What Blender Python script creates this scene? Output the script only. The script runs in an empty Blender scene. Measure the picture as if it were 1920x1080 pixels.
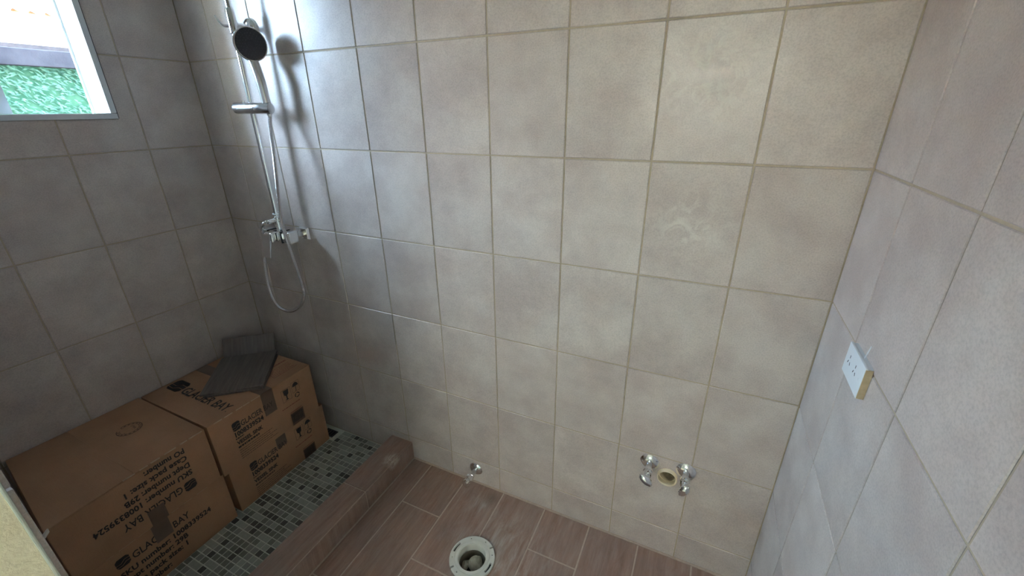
import bpy, bmesh, math, random
from mathutils import Vector, Matrix, Euler

random.seed(7)
S = bpy.context.scene
C = S.collection

# ------------------------------------------------------------------ camera, sky, sun, exposure
CAM = Vector((2.09094, -1.25059, 1.60131))
R_ = Vector((0.9061940, 0.4227509, -0.0097066))
U_ = Vector((-0.1564650, 0.3565417, 0.9210845))
F_ = Vector((-0.3928501, 0.8331625, -0.3892417))
cd = bpy.data.cameras.new('camera')
cam = bpy.data.objects.new('camera', cd)
C.objects.link(cam)
cd.sensor_width = 36.0
cd.lens = 789.17 * 36.0 / 1920.0
cd.clip_start = 0.02
cam.matrix_world = Matrix(((R_.x, U_.x, -F_.x, CAM.x), (R_.y, U_.y, -F_.y, CAM.y), (R_.z, U_.z, -F_.z, CAM.z), (0, 0, 0, 1)))
S.camera = cam

W = bpy.data.worlds.new('sky')
S.world = W
W.use_nodes = True
bgn = W.node_tree.nodes['Background']
bgn.inputs[0].default_value = (0.53, 0.75, 1.0, 1)
bgn.inputs[1].default_value = 96.0

sd = bpy.data.lights.new('sun', 'SUN')
sd.energy = 500.0
sd.angle = math.radians(0.6)
sd.color = (1.0, 0.975, 0.93)
sun = bpy.data.objects.new('sun', sd)
C.objects.link(sun)
sun.rotation_euler = Vector((0.45, 0.42, 0.79)).to_track_quat('Z', 'Y').to_euler()


def portal(name, loc, rot, sx, sy):
    ld = bpy.data.lights.new(name, 'AREA')
    ld.shape = 'RECTANGLE'
    ld.size = sx
    ld.size_y = sy
    ld.cycles.is_portal = True
    o = bpy.data.objects.new(name, ld)
    o.location = loc
    o.rotation_euler = rot
    C.objects.link(o)


portal('window_portal', (-0.13, -0.54, 1.957), Vector((-1, 0, 0)).to_track_quat('Z', 'Y').to_euler(), 0.745, 0.45)
portal('rear_window_portal', (1.93, -4.64, 1.87), Vector((0, -1, 0)).to_track_quat('Z', 'Y').to_euler(), 1.06, 0.86)

vs = S.view_settings
vs.view_transform = 'Standard'
vs.look = 'None'
vs.exposure = 0.28
vs.gamma = 1.0
vs.use_curve_mapping = False


# ------------------------------------------------------------------ material helpers
def mat(name, col=(0.5, 0.5, 0.5), rough=0.5, metal=0.0, **kw):
    m = bpy.data.materials.new(name)
    m.use_nodes = True
    b = m.node_tree.nodes['Principled BSDF']
    b.inputs['Base Color'].default_value = (*col, 1)
    b.inputs['Roughness'].default_value = rough
    b.inputs['Metallic'].default_value = metal
    for k, v in kw.items():
        b.inputs[k.replace('_', ' ')].default_value = v
    return m


class NT:
    def __init__(s, m):
        s.t = m.node_tree
        s.n = s.t.nodes
        s.b = s.n['Principled BSDF']

    def new(s, ty, **kw):
        x = s.n.new(ty)
        for k, v in kw.items():
            setattr(x, k, v)
        return x

    def link(s, a, b):
        s.t.links.new(a, b)

    def val(s, inp, v):
        if isinstance(v, (int, float, tuple, list)):
            inp.default_value = v
        else:
            s.link(v, inp)

    def math(s, op, a, b=0.0, clamp=False):
        x = s.new('ShaderNodeMath', operation=op, use_clamp=clamp)
        s.val(x.inputs[0], a)
        s.val(x.inputs[1], b)
        return x.outputs[0]

    def vmath(s, op, a, b):
        x = s.new('ShaderNodeVectorMath', operation=op)
        s.val(x.inputs[0], a)
        s.val(x.inputs[1], b)
        return x.outputs['Value'] if op in ('DISTANCE', 'LENGTH', 'DOT_PRODUCT') else x.outputs[0]

    def noise(s, vec, scale, detail=3.0, rough=0.55, dist=0.0):
        x = s.new('ShaderNodeTexNoise')
        s.link(vec, x.inputs['Vector'])
        x.inputs['Scale'].default_value = scale
        x.inputs['Detail'].default_value = detail
        x.inputs['Roughness'].default_value = rough
        x.inputs['Distortion'].default_value = dist
        return x.outputs['Fac']

    def ramp(s, fac, stops):
        x = s.new('ShaderNodeValToRGB')
        e = x.color_ramp.elements
        while len(e) < len(stops):
            e.new(0.5)
        for i, (p, c) in enumerate(stops):
            e[i].position = p
            e[i].color = (c, c, c, 1) if isinstance(c, (int, float)) else (*c, 1)
        s.link(fac, x.inputs[0])
        return x.outputs[0]

    def mix(s, f, a, b, blend='MIX'):
        x = s.new('ShaderNodeMix', data_type='RGBA', blend_type=blend)
        s.val(x.inputs[0], f)
        for i, v in ((6, a), (7, b)):
            if isinstance(v, tuple):
                x.inputs[i].default_value = (*v, 1)
            else:
                s.link(v, x.inputs[i])
        return x.outputs[2]

    def bump(s, h, strength, dist=0.002):
        x = s.new('ShaderNodeBump')
        x.inputs['Strength'].default_value = strength
        x.inputs['Distance'].default_value = dist
        s.link(h, x.inputs['Height'])
        s.link(x.outputs[0], s.b.inputs['Normal'])

    def objvec(s, spread=7.0):
        tc = s.new('ShaderNodeTexCoord')
        oi = s.new('ShaderNodeObjectInfo')
        cx = s.new('ShaderNodeCombineXYZ')
        r = s.math('MULTIPLY', oi.outputs['Random'], spread)
        for i in range(3):
            s.link(r, cx.inputs[i])
        return s.vmath('ADD', tc.outputs['Object'], cx.outputs[0]), oi.outputs['Random']

    def world(s):
        g = s.new('ShaderNodeNewGeometry')
        return g.outputs['Position']

    def spot(s, pos, c, r0, r1):
        """1 inside r0 of point c, 0 beyond r1"""
        d = s.vmath('DISTANCE', pos, tuple(c))
        x = s.new('ShaderNodeMapRange', clamp=True)
        s.link(d, x.inputs[0])
        x.inputs[1].default_value = r0
        x.inputs[2].default_value = r1
        x.inputs[3].default_value = 1.0
        x.inputs[4].default_value = 0.0
        return x.outputs[0]

    def stretch(s, vec, sc):
        x = s.new('ShaderNodeMapping')
        x.inputs['Scale'].default_value = sc
        s.link(vec, x.inputs['Vector'])
        return x.outputs[0]


# glazed cement-look wall tile
def wall_tile_mat():
    m = mat('wall_tile', rough=0.38, Specular_IOR_Level=0.44)
    n = NT(m)
    v, rnd = n.objvec()
    a = n.noise(v, 7.0, 4.0, 0.6)
    f = n.ramp(a, [(0.34, 0.0), (0.66, 1.0)])
    base = n.mix(f, (0.600, 0.532, 0.488), (0.468, 0.398, 0.366))
    g = n.noise(v, 260.0, 2.0, 0.6)
    sp = n.ramp(g, [(0.3, 0.84), (0.6, 1.03)])
    base = n.mix(1.0, base, sp, 'MULTIPLY')
    tone = n.math('ADD', n.math('MULTIPLY', rnd, 0.10), 0.95)
    cc = n.new('ShaderNodeCombineXYZ')
    for i in range(3):
        n.link(tone, cc.inputs[i])
    base = n.mix(1.0, base, cc.outputs[0], 'MULTIPLY')
    # dried grout haze left on a few tiles
    pos = n.world()
    ms = n.math('MAXIMUM', n.spot(pos, (2.04, 0, 1.69), 0.03, 0.16), n.math('MULTIPLY', n.spot(pos, (2.05, 0, 1.29), 0.02, 0.15), 0.8))
    w = n.noise(pos, 16.0, 5.0, 0.7, 1.6)
    ms = n.math('MULTIPLY', ms, n.ramp(w, [(0.47, 0.0), (0.6, 1.0)]))
    ms = n.math('MULTIPLY', ms, 0.6, True)
    base = n.mix(ms, base, (0.74, 0.71, 0.63))
    n.link(base, n.b.inputs['Base Color'])
    r = n.math('ADD', n.math('MULTIPLY', n.noise(v, 24.0, 3.0), 0.06), 0.276)
    n.link(n.math('ADD', r, n.math('MULTIPLY', ms, 0.35)), n.b.inputs['Roughness'])
    n.bump(n.math('ADD', n.noise(v, 120.0, 2.0), n.math('MULTIPLY', n.noise(v, 9.0, 2.0), 3.0)), 0.25, 0.0006)
    return m


def grout_mat(name, col, s=90.0):
    m = mat(name, col, 0.9)
    n = NT(m)
    p = n.world()
    c = n.mix(n.noise(p, s, 3.0), tuple(x * 0.8 for x in col), tuple(min(1, x * 1.18) for x in col))
    n.link(c, n.b.inputs['Base Color'])
    n.bump(n.noise(p, 400.0, 2.0), 0.4, 0.001)
    return m


def plank_mat():
    m = mat('floor_plank', rough=0.55)
    n = NT(m)
    v, rnd = n.objvec()
    p = n.world()
    st = n.noise(n.stretch(v, (60.0, 3.5, 10.0)), 1.0, 4.0, 0.6)
    fine = n.noise(n.stretch(v, (220.0, 14.0, 40.0)), 1.0, 2.0, 0.5)
    cl = n.noise(v, 9.0, 3.0, 0.6)
    c = n.mix(n.ramp(st, [(0.3, 0.0), (0.7, 1.0)]), (0.200, 0.111, 0.078), (0.310, 0.190, 0.142))
    c = n.mix(n.math('MULTIPLY', n.ramp(cl, [(0.4, 0.0), (0.75, 1.0)]), 0.6), c, (0.20, 0.15, 0.13))
    # construction dust with brush streaks, thickest around the flange and along the wall
    k = n.math('MAXIMUM', n.spot(p, (1.56, -0.30, 0.0), 0.06, 0.34), n.math('MULTIPLY', n.spot(p, (1.38, -0.10, 0.0), 0.02, 0.18), 0.75))
    k = n.math('MAXIMUM', k, n.math('MULTIPLY', n.spot(p, (0.94, -0.135, 0.1), 0.004, 0.06), 1.0))
    k = n.math('MAXIMUM', k, 0.32)
    dn = n.noise(n.stretch(p, (34.0, 9.0, 14.0)), 1.0, 5.0, 0.72, 0.6)
    k = n.math('MULTIPLY', k, n.ramp(dn, [(0.36, 0.0), (0.72, 1.0)]))
    k = n.math('MULTIPLY', k, n.ramp(fine, [(0.3, 0.55), (0.6, 1.0)]))
    c = n.mix(n.math('MULTIPLY', k, 0.85), c, (0.50, 0.45, 0.40))
    sm = n.math('MULTIPLY', n.spot(p, (0.935, -0.135, 0.102), 0.012, 0.05), n.ramp(n.noise(n.stretch(p, (70.0, 26.0, 30.0)), 1.0, 4.0, 0.7), [(0.42, 0.0), (0.56, 1.0)]))
    c = n.mix(n.math('MULTIPLY', sm, 0.8), c, (0.58, 0.51, 0.43))
    # darker round spot by the wall
    dark_spot = n.math('MULTIPLY', n.spot(p, (1.42, -0.055, 0.0), 0.015, 0.05), 0.45)
    c = n.mix(dark_spot, c, (0.11, 0.08, 0.062))
    n.link(c, n.b.inputs['Base Color'])
    n.link(n.math('ADD', n.math('MULTIPLY', cl, 0.25), 0.42), n.b.inputs['Roughness'])
    n.bump(n.math('ADD', fine, n.math('MULTIPLY', st, 1.5)), 0.35, 0.0012)
    return m


def card_mat():
    m = mat('cardboard', rough=0.82)
    n = NT(m)
    v, rnd = n.objvec()
    cl = n.noise(v, 5.0, 4.0, 0.6)
    fl = n.noise(n.stretch(v, (14.0, 300.0, 14.0)), 1.0, 1.0)
    sp = n.noise(v, 330.0, 2.0)
    c = n.mix(n.ramp(cl, [(0.35, 0.0), (0.7, 1.0)]), (0.385, 0.215, 0.120), (0.310, 0.170, 0.094))
    c = n.mix(n.math('MULTIPLY', n.ramp(sp, [(0.5, 0.0), (0.75, 1.0)]), 0.25), c, (0.20, 0.11, 0.06))
    n.link(c, n.b.inputs['Base Color'])
    n.bump(n.math('ADD', n.math('MULTIPLY', fl, 0.5), cl), 0.3, 0.002)
    return m


def chrome_mat(name='chrome', col=(0.90, 0.91, 0.92), rough=0.08):
    m = mat(name, col, rough, 1.0)
    n = NT(m)
    v, r = n.objvec()
    n.link(n.math('ADD', n.math('MULTIPLY', n.noise(v, 60.0, 3.0), 0.12), rough - 0.04), n.b.inputs['Roughness'])
    return m


def noisy(name, c0, c1, scale, rough, bump=0.0, bs=None, bd=0.002):
    m = mat(name, c0, rough)
    n = NT(m)
    v, r = n.objvec()
    n.link(n.mix(n.ramp(n.noise(v, scale, 4.0, 0.6), [(0.35, 0.0), (0.68, 1.0)]), c0, c1), n.b.inputs['Base Color'])
    if bump:
        n.bump(n.noise(v, bs or scale, 4.0, 0.6), bump, bd)
    return m


def glass_mat():
    m = bpy.data.materials.new('window_glass')
    m.use_nodes = True
    t = m.node_tree
    t.nodes.clear()
    o = t.nodes.new('ShaderNodeOutputMaterial')
    mx = t.nodes.new('ShaderNodeMixShader')
    tr = t.nodes.new('ShaderNodeBsdfTransparent')
    gl = t.nodes.new('ShaderNodeBsdfGlossy')
    tr.inputs[0].default_value = (0.92, 0.96, 0.94, 1)
    gl.inputs['Roughness'].default_value = 0.02
    mx.inputs[0].default_value = 0.06
    t.links.new(tr.outputs[0], mx.inputs[1])
    t.links.new(gl.outputs[0], mx.inputs[2])
    t.links.new(mx.outputs[0], o.inputs[0])
    return m


M = {
    'tile': wall_tile_mat(),
    'grout': grout_mat('wall_grout', (0.45, 0.375, 0.275)),
    'fgrout': grout_mat('floor_grout', (0.46, 0.36, 0.29)),
    'mgrout': grout_mat('mosaic_grout', (0.62, 0.62, 0.54)),
    'plank': plank_mat(),
    'card': card_mat(),
    'chrome': chrome_mat(),
    'dull_chrome': chrome_mat('brushed_chrome', (0.74, 0.74, 0.75), 0.20),
    'plaster': noisy('ceiling_paint', (0.86, 0.84, 0.80), (0.82, 0.80, 0.76), 20, 0.9, 0.2, 120),
    'rough_plaster': noisy('rough_plaster', (0.93, 0.82, 0.60), (0.84, 0.73, 0.52), 34, 0.95, 0.6, 60, 0.005),
    'bead': noisy('corner_bead', (0.60, 0.62, 0.54), (0.52, 0.54, 0.47), 30, 0.8, 0.3, 90),
    'white_frame': noisy('white_aluminium', (0.72, 0.75, 0.77), (0.66, 0.69, 0.71), 8, 0.4),
    'rubber_slot_dark': noisy('black_seal_slot_dark', (0.03, 0.03, 0.032), (0.05, 0.05, 0.05), 40, 0.8),
    'glass': glass_mat(),
    'ink': noisy('black_ink', (0.022, 0.018, 0.016), (0.04, 0.03, 0.026), 60, 0.8),
    'faint_ink': noisy('worn_ink', (0.10, 0.055, 0.035), (0.13, 0.075, 0.045), 60, 0.8),
    'red_ink': noisy('red_ink', (0.19, 0.05, 0.03), (0.24, 0.08, 0.05), 60, 0.8),
    'frayed': noisy('frayed_paper', (0.50, 0.36, 0.25), (0.40, 0.28, 0.19), 60, 0.9),
    'tape': noisy('brown_tape', (0.155, 0.098, 0.068), (0.125, 0.08, 0.055), 18, 0.28),
    'white_tape': noisy('white_tape', (0.62, 0.60, 0.54), (0.55, 0.53, 0.48), 30, 0.6),
    'offcut': None,
    'mos_dark': noisy('mosaic_dark', (0.065, 0.062, 0.05), (0.095, 0.088, 0.07), 120, 0.35),
    'mos_mid': noisy('mosaic_mid', (0.17, 0.172, 0.138), (0.21, 0.21, 0.175), 120, 0.4),
    'mos_grey': noisy('mosaic_grey', (0.24, 0.245, 0.205), (0.28, 0.28, 0.24), 120, 0.4),
    'mos_light': noisy('mosaic_light', (0.38, 0.38, 0.325), (0.33, 0.335, 0.285), 120, 0.4),
    'pvc': noisy('white_pvc', (0.72, 0.71, 0.64), (0.66, 0.64, 0.56), 30, 0.4, 0.1, 90),
    'cream_pvc': noisy('cream_pvc', (0.82, 0.70, 0.50), (0.74, 0.62, 0.43), 40, 0.5, 0.2, 120),
    'pipe_dirt': noisy('dirty_pipe', (0.26, 0.23, 0.18), (0.17, 0.145, 0.11), 30, 0.8, 0.4, 60),
    'paper': noisy('crumpled_paper', (0.40, 0.36, 0.28), (0.27, 0.235, 0.175), 22, 0.9, 0.6, 70, 0.004),
    'brown_paper': noisy('brown_paper', (0.20, 0.155, 0.085), (0.11, 0.085, 0.05), 30, 0.9, 0.6, 90, 0.004),
    'plastic': noisy('white_plastic', (0.78, 0.82, 0.84), (0.74, 0.78, 0.80), 12, 0.35),
    'dirty_plastic': noisy('dusty_plastic', (0.50, 0.40, 0.26), (0.40, 0.31, 0.20), 60, 0.8),
    'dark': mat('dark_recess', (0.012, 0.012, 0.012), 0.8),
    'face': noisy('shower_face', (0.012, 0.012, 0.02), (0.02, 0.02, 0.03), 60, 0.35),
    'nozzle': mat('rubber_nozzle', (0.05, 0.045, 0.055), 0.5),
    'drain': noisy('dark_steel', (0.035, 0.035, 0.035), (0.06, 0.06, 0.06), 60, 0.4),
    'leaf': noisy('hedge_green', (0.020, 0.050, 0.036), (0.042, 0.082, 0.060), 30, 0.7),
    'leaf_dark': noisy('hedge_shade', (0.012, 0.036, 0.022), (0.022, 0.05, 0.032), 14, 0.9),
    'beam': noisy('weathered_wood', (0.011, 0.011, 0.014), (0.018, 0.0175, 0.021), 9, 0.9, 0.4, 40),
    'render': noisy('house_render', (0.66, 0.71, 0.75), (0.62, 0.66, 0.70), 3, 0.9, 0.2, 40),
    'warm_render': noisy('warm_render', (0.86, 0.72, 0.59), (0.80, 0.66, 0.54), 3, 0.9, 0.2, 40),
    'fascia': noisy('fascia_paint', (0.62, 0.68, 0.45), (0.58, 0.63, 0.42), 4, 0.7),
    'roof': noisy('clay_tile', (0.52, 0.26, 0.17), (0.42, 0.20, 0.13), 8, 0.85, 0.3, 60),
    'earth': noisy('ground', (0.22, 0.20, 0.16), (0.17, 0.155, 0.125), 3, 0.95, 0.3, 30),
}


def offcut_mat():
    m = mat('dark_wood_tile', rough=0.5)
    n = NT(m)
    v, r = n.objvec()
    st = n.noise(n.stretch(v, (90.0, 6.0, 20.0)), 1.0, 4.0, 0.6)
    n.link(n.mix(n.ramp(st, [(0.3, 0.0), (0.7, 1.0)]), (0.088, 0.071, 0.061), (0.155, 0.128, 0.112)), n.b.inputs['Base Color'])
    n.bump(st, 0.3, 0.001)
    return m


M['offcut'] = offcut_mat()
for k in ('leaf', 'leaf_dark', 'beam', 'roof'):
    M[k].node_tree.nodes['Principled BSDF'].inputs['Specular IOR Level'].default_value = 0.05


# ------------------------------------------------------------------ object helpers
def link(name, me, m=None, parent=None, loc=None, rot=None):
    o = bpy.data.objects.new(name, me)
    C.objects.link(o)
    if m is not None and not me.materials:
        me.materials.append(m)
    if parent:
        o.parent = parent
    if loc is not None:
        o.location = loc
    if rot is not None:
        o.rotation_euler = rot
    return o


def obj(name, bm, m, parent=None, smooth=False, loc=None, rot=None):
    me = bpy.data.meshes.new(name)
    bmesh.ops.recalc_face_normals(bm, faces=bm.faces)
    if smooth:
        for f in bm.faces:
            f.smooth = True
    bm.to_mesh(me)
    bm.free()
    if smooth:
        try:
            me.set_sharp_from_angle(angle=math.radians(38))
        except Exception:
            pass
    return link(name, me, m, parent, loc, rot)


def thing(name, label, cat, loc=(0, 0, 0), rot=(0, 0, 0), group=None):
    o = bpy.data.objects.new(name, None)
    o.empty_display_size = 0.05
    C.objects.link(o)
    o.location = loc
    o.rotation_euler = rot
    return tag(o, label, cat, group)


def tag(o, label, cat, group=None):
    o['label'] = label
    o['category'] = cat
    if group:
        o['group'] = group
    return o


def struct(o, label=None):
    o['kind'] = 'structure'
    if label:
        o['label'] = label
    return o


def NB():
    return bmesh.new()


def box(bm, lo, hi, bev=0.0, seg=1):
    lo, hi = Vector(lo), Vector(hi)
    r = bmesh.ops.create_cube(bm, size=1.0)
    c, d = (lo + hi) / 2, hi - lo
    for v in r['verts']:
        v.co = Vector((v.co.x * d.x, v.co.y * d.y, v.co.z * d.z)) + c
    if bev:
        es = list({e for v in r['verts'] for e in v.link_edges})
        bmesh.ops.bevel(bm, geom=es, offset=bev, segments=seg, profile=0.6, affect='EDGES')


def hexa(bm, P, bev=0.0):
    """8 corners: bottom 4 (ccw) then top 4"""
    vs = [bm.verts.new(p) for p in P]
    fs = [bm.faces.new([vs[i] for i in q]) for q in ((3, 2, 1, 0), (4, 5, 6, 7), (0, 1, 5, 4), (1, 2, 6, 5), (2, 3, 7, 6), (3, 0, 4, 7))]
    if bev:
        bmesh.ops.bevel(bm, geom=list({e for f in fs for e in f.edges}), offset=bev, segments=2, profile=0.6, affect='EDGES')


def frame_of(d):
    d = Vector(d).normalized()
    a = Vector((0, 0, 1)) if abs(d.z) < 0.9 else Vector((1, 0, 0))
    u = d.cross(a).normalized()
    return u, d.cross(u).normalized(), d


def lathe(bm, origin, axis, prof, seg=24, closed=True):
    """prof: list of (distance along axis, radius)"""
    u, v, d = frame_of(axis)
    o = Vector(origin)
    rings = []
    for t, r in prof:
        if r < 1e-6:
            rings.append([bm.verts.new(o + d * t)])
        else:
            rings.append([bm.verts.new(o + d * t + (u * math.cos(a) + v * math.sin(a)) * r) for a in [2 * math.pi * i / seg for i in range(seg)]])
    for A, B in zip(rings, rings[1:]):
        for i in range(seg):
            j = (i + 1) % seg
            if len(A) == 1 and len(B) == 1:
                continue
            if len(A) == 1:
                bm.faces.new((A[0], B[i], B[j]))
            elif len(B) == 1:
                bm.faces.new((A[i], A[j], B[0]))
            else:
                bm.faces.new((A[i], A[j], B[j], B[i]))
    if closed:
        for A in (rings[0], rings[-1]):
            if len(A) > 2:
                bm.faces.new(A)


def ringlathe(bm, origin, axis, prof, seg=40):
    """closed profile swept into a ring (torus-like)"""
    u, v, d = frame_of(axis)
    o = Vector(origin)
    rings = [[bm.verts.new(o + d * t + (u * math.cos(2 * math.pi * i / seg) + v * math.sin(2 * math.pi * i / seg)) * r) for i in range(seg)] for t, r in prof]
    k = len(rings)
    for q in range(k):
        A, B = rings[q], rings[(q + 1) % k]
        for i in range(seg):
            j = (i + 1) % seg
            bm.faces.new((A[i], A[j], B[j], B[i]))


def catmull(P, n):
    P = [Vector(p) for p in P]
    Q = [P[0] * 2 - P[1]] + P + [P[-1] * 2 - P[-2]]
    out = []
    for i in range(1, len(Q) - 2):
        a, b, c, d = Q[i - 1:i + 3]
        for k in range(n):
            t = k / n
            out.append(0.5 * ((2 * b) + (c - a) * t + (2 * a - 5 * b + 4 * c - d) * t * t + (3 * b - a - 3 * c + d) * t ** 3))
    out.append(P[-1])
    return out


def resample(P, step):
    out = [P[0]]
    acc = 0.0
    for a, b in zip(P, P[1:]):
        L = (b - a).length
        while acc + L >= step:
            t = (step - acc) / L
            a = a.lerp(b, t)
            out.append(a.copy())
            L = (b - a).length
            acc = 0.0
        acc += L
    out.append(P[-1])
    return out


def tube(bm, P, rad, seg=10, caps=True):
    n = len(P)
    d = (P[1] - P[0]).normalized()
    u = d.orthogonal().normalized()
    rings = []
    for i, p in enumerate(P):
        t = (P[min(i + 1, n - 1)] - P[max(i - 1, 0)]).normalized()
        u = (u - t * u.dot(t)).normalized()
        w = t.cross(u)
        r = rad(i) if callable(rad) else rad
        rings.append([bm.verts.new(p + (u * math.cos(a) + w * math.sin(a)) * r) for a in [2 * math.pi * k / seg for k in range(seg)]])
    for A, B in zip(rings, rings[1:]):
        for i in range(seg):
            j = (i + 1) % seg
            bm.faces.new((A[i], A[j], B[j], B[i]))
    if caps:
        bm.faces.new(rings[0])
        bm.faces.new(rings[-1])


def prism(poly, depth, ch):
    """bm: CCW polygon in local xy, front face at z=0 with chamfer ch, back at z=-depth"""
    bm = NB()
    n = len(poly)
    ins = []
    for i in range(n):
        p0, p1, p2 = Vector(poly[i - 1]), Vector(poly[i]), Vector(poly[(i + 1) % n])
        d1, d2 = (p1 - p0).normalized(), (p2 - p1).normalized()
        n1, n2 = Vector((-d1.y, d1.x)), Vector((-d2.y, d2.x))
        k = 1 + n1.dot(n2)
        ins.append(p1 + (n1 + n2) * (ch / k) if k > 1e-4 else p1 + n1 * ch)
    a = [bm.verts.new((p.x, p.y, 0)) for p in ins]
    b = [bm.verts.new((p[0], p[1], -ch)) for p in poly]
    c = [bm.verts.new((p[0], p[1], -depth)) for p in poly]
    bm.faces.new(a)
    for i in range(n):
        j = (i + 1) % n
        bm.faces.new((b[i], b[j], a[j], a[i]))
        bm.faces.new((c[i], c[j], b[j], b[i]))
    return bm


_cache = {}


def tile_rect(name, m, parent, u0, u1, v0, v1, basis, depth=0.008, ch=0.0016):
    """one rectangular tile; basis = (origin, u, v, n)"""
    w, h = u1 - u0, v1 - v0
    key = (round(w, 4), round(h, 4), depth, ch, m.name)
    if key not in _cache:
        bm = prism([(-w / 2, -h / 2), (w / 2, -h / 2), (w / 2, h / 2), (-w / 2, h / 2)], depth, ch)
        me = bpy.data.meshes.new(name)
        bm.to_mesh(me)
        bm.free()
        me.materials.append(m)
        _cache[key] = me
    return place(name, _cache[key], parent, (u0 + u1) / 2, (v0 + v1) / 2, basis)


def place(name, me, parent, u, v, basis, lift=0.0):
    o = bpy.data.objects.new(name, me)
    C.objects.link(o)
    O, bu, bv, bn = basis
    mw = Matrix((bu, bv, bn)).transposed().to_4x4()
    mw.translation = O + bu * u + bv * v + bn * lift
    o.parent = parent
    o.matrix_local = mw
    return o


def cut(o, cutter_bm):
    """boolean difference, applied"""
    me = bpy.data.meshes.new('cutter')
    bmesh.ops.recalc_face_normals(cutter_bm, faces=cutter_bm.faces)
    cutter_bm.to_mesh(me)
    c = bpy.data.objects.new('cutter', me)
    C.objects.link(c)
    md = o.modifiers.new('cut', 'BOOLEAN')
    md.operation = 'DIFFERENCE'
    md.solver = 'EXACT'
    md.object = c
    bpy.context.view_layer.update()
    dg = bpy.context.evaluated_depsgraph_get()
    new = bpy.data.meshes.new_from_object(o.evaluated_get(dg))
    o.modifiers.clear()
    o.data = new
    bpy.data.objects.remove(c)
    bpy.data.meshes.remove(me)


X, Y, Z = Vector((1, 0, 0)), Vector((0, 1, 0)), Vector((0, 0, 1))
XR = 2.42136
YB = -1.1655        # inner face of the front wall; the camera stands in its doorway
YO = -1.272         # outer face
DXL, DXR, DZT = 1.30, 2.36, 2.08
RY0, RX0, RX1 = -4.50, -0.60, 3.60   # the bedroom behind
H = 2.42
ROWS = [0.0] + [0.1310 + 0.33418 * k for k in range(7)] + [H]
GAP = 0.0046

# ------------------------------------------------------------------ back wall
BB = (Vector((0, 0, 0)), X, Z, -Y)
bm = NB()
box(bm, (-0.16, 0.0022, -0.12), (XR + 0.16, 0.14, H))
wall_back = struct(obj('wall_back', bm, M['grout']), 'tiled back wall of the bathroom in warm grey tiles with tan grout')
back_tiles = {}
xs = [0.0] + [2.17925 - 0.25 * i for i in range(8, -1, -1)] + [XR]
for i in range(len(xs) - 1):
    for j in range(len(ROWS) - 1):
        g = GAP / 2
        o = tile_rect('tile', M['tile'], wall_back, xs[i] + g, xs[i + 1] - g, ROWS[j] + g, ROWS[j + 1] - g, BB)
        back_tiles[(i, j)] = o

# ------------------------------------------------------------------ left wall with window opening
WY0, WY1, WZ0, WZ1 = -0.690, -0.318, 1.585, 2.330
BL = (Vector((0, 0, 0)), Y, Z, X)
bm = NB()
for lo, hi in (((YB, -0.12), (0, WZ0 + 0.004)), ((YB, WZ1 - 0.004), (0, H)), ((YB, WZ0 + 0.004), (WY0 + 0.004, WZ1 - 0.004)), ((WY1 - 0.004, WZ0 + 0.004), (0, WZ1 - 0.004))):
    box(bm, (-0.11, lo[0], lo[1]), (-0.0022, hi[0], hi[1]))
wall_left = struct(obj('wall_left', bm, M['grout']), 'tiled left wall with the window, warm grey tiles')


def rect_minus(u0, u1, v0, v1, hole):
    """polygons (ccw) of a rectangle minus an overlapping hole that covers a corner, an edge or all of it"""
    a0, a1, b0, b1 = hole
    if u1 <= a0 or u0 >= a1 or v1 <= b0 or v0 >= b1:
        return [[(u0, v0), (u1, v0), (u1, v1), (u0, v1)]]
    cu0, cu1, cv0, cv1 = max(u0, a0), min(u1, a1), max(v0, b0), min(v1, b1)
    L, Rr, Bt, Tp = cu0 > u0, cu1 < u1, cv0 > v0, cv1 < v1
    if not (L or Rr or Bt or Tp):
        return []
    if L and Bt and not Rr and not Tp:
        return [[(u0, v0), (u1, v0), (u1, cv0), (cu0, cv0), (cu0, v1), (u0, v1)]]
    if Rr and Bt and not L and not Tp:
        return [[(u0, v0), (u1, v0), (u1, v1), (cu1, v1), (cu1, cv0), (u0, cv0)]]
    if L and Tp and not Rr and not Bt:
        return [[(u0, v0), (cu0, v0), (cu0, cv1), (u1, cv1), (u1, v1), (u0, v1)]]
    if Rr and Tp and not L and not Bt:
        return [[(cu1, v0), (u1, v0), (u1, v1), (u0, v1), (u0, cv1), (cu1, cv1)]]
    out = []
    if Bt:
        out.append([(u0, v0), (u1, v0), (u1, cv0), (u0, cv0)])
    if Tp:
        out.append([(u0, cv1), (u1, cv1), (u1, v1), (u0, v1)])
    if L:
        out.append([(u0, cv0), (cu0, cv0), (cu0, cv1), (u0, cv1)])
    if Rr:
        out.append([(cu1, cv0), (u1, cv0), (u1, cv1), (cu1, cv1)])
    return [p for p in out if abs(p[0][0] - p[2][0]) > 0.004 and abs(p[0][1] - p[2][1]) > 0.004]


ys = [0.0] + [-0.25056 - 0.25 * k for k in range(4)] + [YB]
for a, b in zip(ys[1:], ys):
    for j in range(len(ROWS) - 1):
        g = GAP / 2
        for poly in rect_minus(a + g, b - g, ROWS[j] + g, ROWS[j + 1] - g, (WY0, WY1, WZ0, WZ1)):
            us = [p[0] for p in poly]
            vv = [p[1] for p in poly]
            if len(poly) == 4:
                tile_rect('tile', M['tile'], wall_left, min(us), max(us), min(vv), max(vv), BL)
            else:
                cu, cv = sum(us) / len(us), sum(vv) / len(vv)
                me = bpy.data.meshes.new('tile')
                pb = prism([(u - cu, v - cv) for u, v in poly], 0.008, 0.0012)
                pb.to_mesh(me)
                pb.free()
                me.materials.append(M['tile'])
                place('tile', me, wall_left, cu, cv, BL)

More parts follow.
